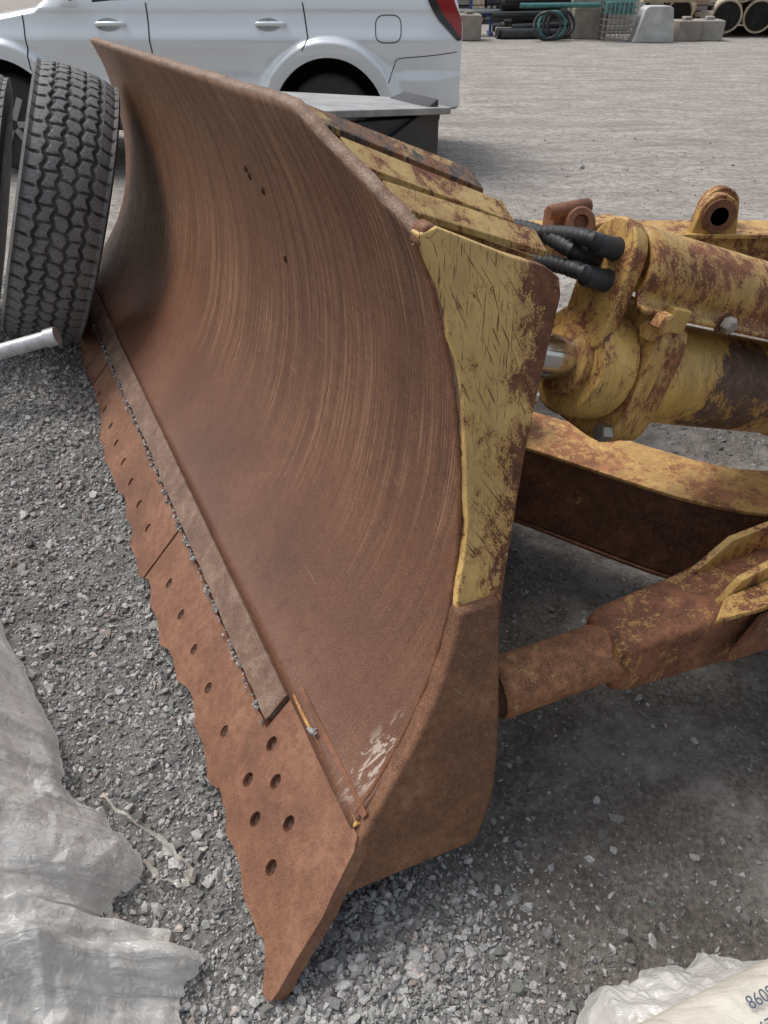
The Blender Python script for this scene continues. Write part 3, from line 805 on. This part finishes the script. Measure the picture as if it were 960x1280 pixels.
far=m.mix(m.ramp(m.noise(m.map(o,(.5,2.0,1),(0,0,.05)),.8,4,.65),[(.54,0.),(.66,.55)]),far,(.21,.183,.16))
farm=m.mr(m.ma('ADD',xyz[1],m.ma('MULTIPLY',m.ma('SUBTRACT',big,.5),2.4)),2.4,4.2)
c=m.mix(farm,c,far)
m.col(c)
m.bump(m.noise(o,30,4,.8),.8,.025)
ground=grid('ground',np.stack([GX,GY,GZ],-1),m.m)

# ================================================================= GRAVEL
def rocks(name,XY,size,cols,par=None,zoff=0.,Zs=None,sub=1):
    bm=bmesh.new();bmesh.ops.create_icosphere(bm,subdivisions=sub,radius=1.)
    bv=np.array([v.co[:] for v in bm.verts]);bf=np.array([[v.index for v in f.verts] for f in bm.faces]);bm.free()
    n=len(XY);nv=len(bv)
    A=rng.normal(size=(n,3,3));Qm,_=np.linalg.qr(A)
    sc_=size[:,None]*rng.uniform(.5,1.3,(n,3))
    V=np.repeat(bv[None],n,0)*(1+rng.uniform(-.25,.25,(n,nv,1)))
    for c_ in range(5):
        nrm=rng.normal(size=(n,3));nrm/=np.linalg.norm(nrm,axis=1,keepdims=True);lim=rng.uniform(.25,.65,(n,1))
        dp=np.einsum('nvj,nj->nv',V,nrm);ex=np.maximum(dp-lim,0);V=V-ex[:,:,None]*nrm[:,None,:]
    V=V*sc_[:,None,:];V=np.einsum('nij,nvj->nvi',Qm,V);V[:,:,2]*=.85
    z=(gh(XY[:,0],XY[:,1]) if Zs is None else Zs)+zoff*size
    V=V+np.stack([XY[:,0],XY[:,1],z],-1)[:,None,:]
    F=(bf[None]+(np.arange(n)*nv)[:,None,None]).reshape(-1,3)
    me=bpy.data.meshes.new(name);V=V.reshape(-1,3)
    me.vertices.add(len(V));me.vertices.foreach_set('co',V.ravel())
    me.loops.add(F.size);me.loops.foreach_set('vertex_index',F.ravel().astype(np.int32))
    me.polygons.add(len(F));me.polygons.foreach_set('loop_start',np.arange(0,F.size,3,dtype=np.int32))
    me.update(calc_edges=True);me.validate()
    me.polygons.foreach_set('use_smooth',np.zeros(len(me.polygons),bool))
    ca=me.color_attributes.new('Col','FLOAT_COLOR','POINT')
    cc=np.repeat(np.concatenate([cols,np.ones((n,1))],1),nv,axis=0);ca.data.foreach_set('color',cc.ravel())
    ob=bpy.data.objects.new(name,me);C.objects.link(ob);me.materials.append(Mstone);parent(ob,par);return ob
m=M('stone',.85);c=m.attr('Col')
c=m.mix(m.ramp(m.noise(m.obj(),180,3,.7),[(.35,.5),(.6,0.)]),c,(.09,.085,.08))
m.col(c);Mstone=m.m
def cols(n,lo,hi,tint=.02):
    g=lo+(hi-lo)*rng.random(n)**1.3;c=np.stack([g*1.02,g,g*.965],-1);c+=rng.normal(0,tint*.3,(n,3))
    red=rng.random(n)<.06;c[red]*=np.array([1.08,.93,.86]);return np.clip(c,.02,.8)
gvl=empty('gravel',(-1,2,0))
n=230000
x=rng.uniform(-2.7,.35,n);y=.3+4.3*rng.random(n)**1.25
d=x*NN[0]+y*NN[1]
k=(d<.34+.1*rng.random(n))&(np.abs(x)<y*.42+.66)&(vn(x*9,y*9,31)+.5*rng.random(n)>.33)
XY=np.stack([x,y],-1)[k][:90000];n=len(XY)
sz=np.clip(rng.lognormal(math.log(.0043),.60,n)*(.75+.12*XY[:,1]),.0018,.020)
rocks('crushed_stone',XY,sz,cols(n,.17,.56),gvl,.25)
n=330;x=rng.uniform(-2.4,.1,n);y=rng.uniform(.6,4.4,n);k=(x*NN[0]+y*NN[1]<.1)
XY=np.stack([x,y],-1)[k];rocks('cobbles',XY,rng.uniform(.011,.021,len(XY)),cols(len(XY),.24,.52),gvl,.3,sub=2)
n=8000;x=rng.normal(.03,.17,n);y=rng.normal(.60,.14,n);XY=np.stack([x,y],-1)
sz=np.clip(rng.lognormal(math.log(.0040),.6,n),.0018,.019);rocks('spilled_stone',XY,sz,cols(n,.18,.56),gvl,.25)
n=30000;x=rng.uniform(0.,2.4,n);y=rng.uniform(.35,3.2,n);XY=np.stack([x,y],-1)
kk=(vn(x*3,y*3,77)+.35*rng.random(n)>.50)&(np.abs(x)<y*.42+.66);XY=XY[kk];sz=np.clip(rng.lognormal(math.log(.0028),.68,len(XY)),.0012,.017);rocks('loose_stone',XY,sz,cols(len(XY),.12,.44),gvl,.1)
n=6000;x=rng.uniform(-3,6,n);y=rng.uniform(3,9,n);XY=np.stack([x,y],-1);sz=np.clip(rng.lognormal(math.log(.0055),.5,n),.003,.025);rocks('yard_stone',XY,sz,cols(n,.17,.40),gvl,.1)
n=520;aa=rng.uniform(1.08,3.9,n);ww=.250+rng.normal(0,.005,n);PT=np.array([Wp(a,w,.008) for a,w in zip(aa,ww)])
rocks('ledge_stone',PT[:,:2],rng.uniform(.003,.0085,n),cols(n,.18,.50),gvl,0.,Zs=PT[:,2])
PT=np.array([Wp(.945,.362,.02),Wp(.93,.37,.02)]);rocks('ledge_pebble',PT[:,:2],np.array([.013,.008]),cols(2,.3,.4),gvl,0.,Zs=PT[:,2],sub=2)

# ================================================================= PLASTIC SHEETS
def film(name,edge,inner,seed,mat,nu=420,nv=300,amp=.03,arch=1.4,par=None,nr=260,main=-.6):
    E_=np.array([tuple(v) for v in catmull(edge,20)]);I_=np.array([tuple(v) for v in catmull(inner,20)])
    def res(Pt,n):
        t=np.linspace(0,1,len(Pt));u=np.linspace(0,1,n);return np.stack([np.interp(u,t,Pt[:,i]) for i in range(3)],-1)
    E_=res(E_,nu);I_=res(I_,nu);u=np.linspace(0,1,nu)
    E_[:,0]+=.06*(fbm(u*14,u*0,4,seed)-.5);E_[:,1]+=.06*(fbm(u*14,u*0+5,4,seed)-.5)
    v=np.linspace(0,1,nv)[None,:,None]
    P_=E_[:,None,:]*(1-v)+I_[:,None,:]*v
    uu,vz=np.meshgrid(u,np.linspace(0,1,nv),indexing='ij')
    hgt=E_[:,None,2]+(I_[:,None,2]-E_[:,None,2])*(1-(1-vz)**arch)
    x,y=P_[...,0],P_[...,1]
    rg=np.random.default_rng(seed)
    # crumple: many straight tent-shaped fold lines of different lengths, each local
    H_=amp*1.6*(fbm(x*4,y*4,3,seed)-.5)
    xw=x+.03*(fbm(x*8,y*8,2,seed+1)-.5);yw=y+.03*(fbm(x*8,y*8,2,seed+2)-.5)
    for i in range(nr):
        cx=rg.uniform(x.min(),x.max());cy=rg.uniform(y.min(),y.max())
        th=main+rg.normal(0,.55) if rg.random()<.65 else rg.uniform(0,math.pi)
        ln=rg.choice([.05,.09,.16,.30],p=[.35,.3,.22,.13])*rg.uniform(.7,1.4);wd=ln*rg.uniform(.10,.28)
        ca,sa=math.cos(th),math.sin(th)
        lu=(xw-cx)*ca+(yw-cy)*sa;lv=-(xw-cx)*sa+(yw-cy)*ca
        env=np.clip(1-(lu/ln)**2,0,1)
        t=np.clip(1-np.abs(lv)/(wd*(.35+.65*env)+1e-6),0,1)
        sg=1 if rg.random()<.65 else -.8
        H_=H_+sg*wd*rg.uniform(.22,.5)*env*t
    e_=ss(0,.08,vz)
    P_[...,2]=hgt+H_*(.35+.65*e_)+.010*ss(0,.05,vz)+.002
    return grid(name,P_,mat,par)
def filmmat(name,c,alpha):
    m=M(name,.17,0,.9)
    o=m.obj()
    m.col(m.ramp(m.noise(o,7,3,.6),[(.3,tuple(k*.88 for k in c)),(.7,c)]))
    n_=m.noise(m.map(o,(1,2.0,1),(0,0,-.6)),30,3,.6,.8)
    m.bump(m.ma('ABSOLUTE',m.ma('SUBTRACT',n_,.5)),.5,.018)
    tr=m.n('ShaderNodeBsdfTransparent');tl=m.n('ShaderNodeBsdfTranslucent');tl.inputs[0].default_value=c+(1,)
    m1=m.n('ShaderNodeMixShader');m1.inputs[0].default_value=.25
    m.t.links.new(m.b.outputs[0],m1.inputs[1]);m.t.links.new(tl.outputs[0],m1.inputs[2])
    lw=m.n('ShaderNodeLayerWeight');lw.inputs[0].default_value=.35
    fac=m.ma('MULTIPLY',m.ramp(m.noise(o,6,3,.6),[(.38,alpha*.45),(.62,alpha)]),m.ma('SUBTRACT',1.,lw.outputs['Facing']))
    m2=m.n('ShaderNodeMixShader');m.put(m2.inputs[0],fac)
    m.t.links.new(m1.outputs[0],m2.inputs[1]);m.t.links.new(tr.outputs[0],m2.inputs[2])
    out=[n_ for n_ in m.t.nodes if n_.type=='OUTPUT_MATERIAL'][0];m.t.links.new(m2.outputs[0],out.inputs[0])
    return m.m
Mfilm=filmmat('plastic_film',(.86,.85,.82),.55)
psh=empty('plastic_sheet',(-.8,.9,0))
film('film_upper',[(-1.45,2.0,.01),(-1.16,1.60,.02),(-.93,1.31,.03),(-.80,1.12,.03),(-.73,.98,.02),(-.62,.91,.01),(-.52,.82,.01),(-.57,.74,.01),(-.64,.68,.02)],
     [(-1.9,2.1,.30),(-1.5,1.6,.36),(-1.3,1.25,.40),(-1.18,1.05,.42),(-1.1,.9,.42),(-1.05,.8,.42),(-1.0,.7,.40),(-.97,.62,.38),(-.95,.5,.34)],3,Mfilm,amp=.030,par=psh,nr=700,main=2.2)
film('film_lower',[(-.90,.86,.03),(-.70,.74,.03),(-.56,.70,.01),(-.43,.665,.01),(-.36,.635,.01),(-.38,.57,.01),(-.38,.48,.02),(-.38,.36,.03),(-.4,.2,.03)],
     [(-1.2,.95,.25),(-1.15,.85,.28),(-1.1,.7,.28),(-1.02,.6,.30),(-1,.52,.30),(-.95,.42,.30),(-.92,.32,.30),(-.9,.22,.30),(-.9,.1,.30)],13,Mfilm,amp=.024,par=psh,nr=420,main=2.6)
psr=empty('plastic_sheet',(.55,.5,0))
film('film_right',[(.26,.25,.02),(.31,.40,.02),(.345,.50,.02),(.43,.56,.03),(.54,.60,.04),(.65,.61,.04),(.78,.58,.03)],
     [(.45,.15,.2),(.50,.28,.2),(.52,.36,.2),(.55,.40,.2),(.60,.42,.2),(.66,.44,.2),(.8,.44,.2)],23,filmmat('plastic_film_white',(.84,.82,.78),.15),nu=260,nv=160,amp=.016,par=psr,nr=220,main=.4)
stp=[(-.66,.98,.03),(-.58,.92,.045),(-.50,.875,.02),(-.43,.82,.03),(-.415,.79,.035),(-.43,.775,.02),(-.48,.79,.02),(-.52,.83,.03)]
ps=catmull(stp,10)
V=[];F=[]
for k,p in enumerate(ps):
    t=(ps[min(k+1,len(ps)-1)]-ps[max(k-1,0)]).normalized();n_=Vector((-t.y,t.x,.9*math.sin(k*.35))).normalized()*(.003+.004*float(vn(k*.4,0,3)))
    p=p+Vector((.012*(float(vn(k*.3,0,8))-.5),.012*(float(vn(k*.3,3,8))-.5),0))
    V+=[p-n_,p+n_]
for k in range(len(ps)-1):F.append((2*k,2*k+1,2*k+3,2*k+2))
mk('plastic_strap',V,F,filmmat('strap_film',(.50,.47,.41),.4),None,smooth=True)
# paper sack lower right
sk=empty('paper_sack',(.62,.36,.12))
m=M('sack_paper',.75);o=m.obj()
m.col(m.ramp(m.noise(o,12,4,.6),[(.3,(.50,.46,.39)),(.7,(.66,.62,.55))]));m.bump(m.noise(m.map(o,(1,3,1),(0,0,.4)),16,4,.65,.8),.6,.012);Mpaper=m.m
nu,nv=120,80;V=np.zeros((nu,nv,3));rz=math.radians(21);ux=np.array([math.cos(rz),math.sin(rz)]);uy=np.array([-math.sin(rz),math.cos(rz)])
for i in range(nu):
    s_=-1+2*i/(nu-1)
    for j in range(nv):
        t=2*math.pi*j/(nv-1);ct,st_=math.cos(t),math.sin(t)
        e=(1-abs(s_)**6)**.25 if abs(s_)<1 else 0
        ry_=.15*math.copysign(abs(ct)**.45,ct);rz_=.13*math.copysign(abs(st_)**.5,st_)*(.25+.75*e)
        c0=np.array([.73,.42])+ux*(s_*.42)+uy*ry_*(.7+.3*e)
        wv=.010*(float(vn(s_*9+ct*2,st_*4,5))-.5)+.007*abs(float(vn(s_*26,ct*9+st_*7,6))-.5)
        V[i,j]=(c0[0],c0[1],.15+rz_+wv)
grid('sack_body',V,Mpaper,sk,recalc=True)
Mink=simple('ink',(.10,.12,.16),.8,bump=0)
for k,(txt,dx,dy) in enumerate([('8608',-.025,.015),('1676',-.045,-.020)]):
    cu=bpy.data.curves.new('txt','FONT');cu.body=txt;cu.size=.026;cu.extrude=.0003
    t_=bpy.data.objects.new('printed_code_%d'%k,cu);C.objects.link(t_);cu.materials.append(Mink)
    pz_=np.array([.60,.445])+ux*dx+uy*dy
    t_.location=(pz_[0],pz_[1],.290);t_.rotation_euler=(0,0,rz);parent(t_,sk)

# ================================================================= BACKGROUND YARD
def conc(n,c): return simple(n,c,.9,var=.25,scale=3,bump=.4)
Mc1=conc('concrete',(.30,.285,.26));Mc2=conc('concrete_pale',(.42,.42,.41));Mc3=conc('concrete_brown',(.27,.235,.20))
def block(x,y,z,s,mat,rz=0.):
    e=empty('concrete_block',(x,y,z));box('block_body',(x,y,z+s[2]/2),s,mat,e,rz=rz,bevel=.03)
    box('block_key',(x,y,z+s[2]+.03),(s[0]*.3,s[1]*.4,.07),mat,e,rz=rz,bevel=.02)
block(1.95,20.4,-.02,(.55,.6,.5),Mc3)
block(4.75,20.8,-.02,(.8,.7,.62),Mc3,.05);block(4.7,20.85,.68,(.75,.7,.6),Mc1,-.03)
block(5.6,22.4,-.02,(1.2,.7,.7),Mc1);block(6.9,20.2,-.02,(.55,.6,.40),Mc3,.1);block(7.45,20.3,-.02,(.60,.6,.40),Mc1,-.1)
block(8.05,21.6,-.02,(.5,.5,.5),Mc3,.3);block(3.9,24,-.02,(1.3,.7,.7),Mc1);block(6.4,24.5,-.02,(1.3,.7,1.2),Mc2)
br=empty('concrete_barrier',(6.1,20,0))
prism('barrier_body',[(5.62,19.7,-.02),(6.55,19.7,-.02),(6.50,19.7,.12),(6.40,19.7,.62),(6.32,19.7,.66),(5.86,19.7,.66),(5.78,19.7,.60),(5.66,19.7,.12)],(0,.5,0),Mc2,br,bevel=.02)
def pipe(par,p,d,L_,r,mat,wall=.12):
    lathe('pipe',p,d,[(.01,r*(1-wall)),(.0,r*(1-wall)),(0,r),(L_,r),(L_,r*(1-wall)),(L_-.01,r*(1-wall))],mat,par,seg=26,ang=50)
Mpb=simple('black_pipe',(.03,.032,.035),.4,var=.3);Mpt=simple('tan_pipe',(.46,.38,.28),.7);Mbl=simple('blue_paint',(.03,.09,.30),.5);Mteal=simple('teal_plastic',(.05,.17,.16),.5);Mdark=simple('pipe_interior',(.03,.028,.025),.9)
bp=empty('black_pipe_stack',(3.4,21,0))
for k in range(24):
    pipe(bp,(2.3+random.random()*.9,20.3+.12*k+random.random()*.1,.09+.11*random.randrange(0,7)),(1,random.uniform(-.12,.12),random.uniform(-.03,.05)),random.uniform(1.0,2.0),random.choice([.05,.07,.09,.11]),Mpb if random.random()<.75 else random.choice([Mc1,Mteal,Mc2]))
for k in range(4):
    c0=Vector((3.7+.12*k,20.0+.1*k,.28));pts=[c0+Vector((.30*math.cos(t),.05*math.sin(3*t),.26*math.sin(t))) for t in np.linspace(0,6.2,30)]
    tube('coil',pts,.035,[Mpb,Mteal,Mpb,Mpb][k],bp,8)
tp=empty('large_pipe_stack',(8.6,23,0))
for k,(x,z,r,my) in enumerate([(8.1,.40,.34,21.0),(8.85,.40,.34,21.0),(9.6,.40,.34,21.1),(8.45,.98,.32,21.2),(9.2,.98,.32,21.1),(10.3,.40,.34,21.1),(9.95,.98,.32,21.3),(7.5,.38,.32,22.6)]):
    dr=(.35,.94,0);pipe(tp,(x,my,z),dr,4.,r,Mpt,.1);lathe('pipe_dark',(x-.004,my-.012,z),dr,[(0,.0),(0,r*.86)],Mdark,tp,seg=20)
pipe(tp,(6.2,21.6,.80),(1,.1,0),1.6,.16,Mpt)
pipe(tp,(6.4,21.9,1.1),(1,.1,0),1.6,.12,Mpb)
cr=empty('wire_crate',(5.3,20,0))
for zz_ in np.linspace(.05,.75,7):
    for (xa,ya,xb,yb) in((4.95,19.9,5.65,19.9),(4.95,20.4,5.65,20.4),(4.95,19.9,4.95,20.4),(5.65,19.9,5.65,20.4)):
        tube('crate_wire',[Vector((xa,ya,zz_)),Vector((xb,yb,zz_))],.010,Mteal if zz_>.4 else Msteel,cr,6)
for x_ in np.linspace(4.95,5.65,8):
    for y_ in(19.9,20.4): tube('crate_upright',[Vector((x_,y_,0)),Vector((x_,y_,.76))],.009,Msteel,cr,6)
box('crate_load',(5.3,20.15,.62),(.62,.42,.25),Mteal,cr,bevel=.05)
rk=empty('pipe_rack',(2.1,22,0))
for x_ in(1.6,2.1,2.6):
    box('rack_post',(x_,21.6,.6),(.06,.06,1.25),Mbl,rk,bevel=.005);box('rack_foot',(x_,21.6,.03),(.08,.7,.06),Mbl,rk,bevel=.005)
for z_ in(.4,.8,1.15): box('rack_beam',(2.1,21.6,z_),(1.1,.05,.06),Mbl,rk,bevel=.005)
for k in range(12): pipe(rk,(1.5+random.random()*.2,21.35+.05*k,.48+.38*(k%3)),(1,.02,0),1.2,.04,[Mc2,Mpb,Mteal,Mpt][k%4])
for k in range(26):
    x_=1.4+k*.42;h=random.uniform(.3,1.1)
    b_=empty('stacked_lumber',(x_,26,0));n_=max(2,int(h/.14))
    for j in range(n_): box('board',(x_+random.uniform(-.03,.03),26+random.uniform(-.05,.05),.07+.14*j),(.38,1.6,.12),random.choice([Mc1,Mc3,Mpt,Mpb]),b_,bevel=.01)

# ================================================================= LIGHT
w=bpy.data.worlds.new('World');S.world=w;w.use_nodes=True;nt=w.node_tree
bg=nt.nodes['Background'];sky=nt.nodes.new('ShaderNodeTexSky');sky.sky_type='NISHITA';sky.sun_disc=False
EL,AZ=math.radians(60),math.radians(-60)
sky.sun_elevation=EL;sky.sun_rotation=AZ;sky.air_density=1.6;sky.dust_density=4.0;sky.ozone_density=1.
hs_=nt.nodes.new('ShaderNodeHueSaturation');hs_.inputs['Saturation'].default_value=.5
nt.links.new(sky.outputs[0],hs_.inputs['Color']);nt.links.new(hs_.outputs[0],bg.inputs[0]);bg.inputs[1].default_value=.15
sd=bpy.data.lights.new('sun','SUN');sd.energy=1.5;sd.angle=math.radians(22);sd.color=(1,.975,.94)
sd.energy=1.9
so=bpy.data.objects.new('sun',sd);C.objects.link(so)
dirv=Vector((math.sin(AZ)*math.cos(EL),math.cos(AZ)*math.cos(EL),math.sin(EL)))
so.rotation_euler=dirv.to_track_quat('Z','Y').to_euler();so.location=dirv*20

# ================================================================= CAMERA
cd=bpy.data.cameras.new('camera');cam=bpy.data.objects.new('camera',cd);C.objects.link(cam);S.camera=cam
cd.sensor_fit='VERTICAL';cd.sensor_height=36;cd.lens=26;cd.clip_end=1500;cd.clip_start=.02
cam.location=(0,0,1.6);cam.rotation_euler=(math.radians(90-37.1),0,0)
S.view_settings.view_transform='Standard';S.view_settings.look='None';S.view_settings.exposure=0
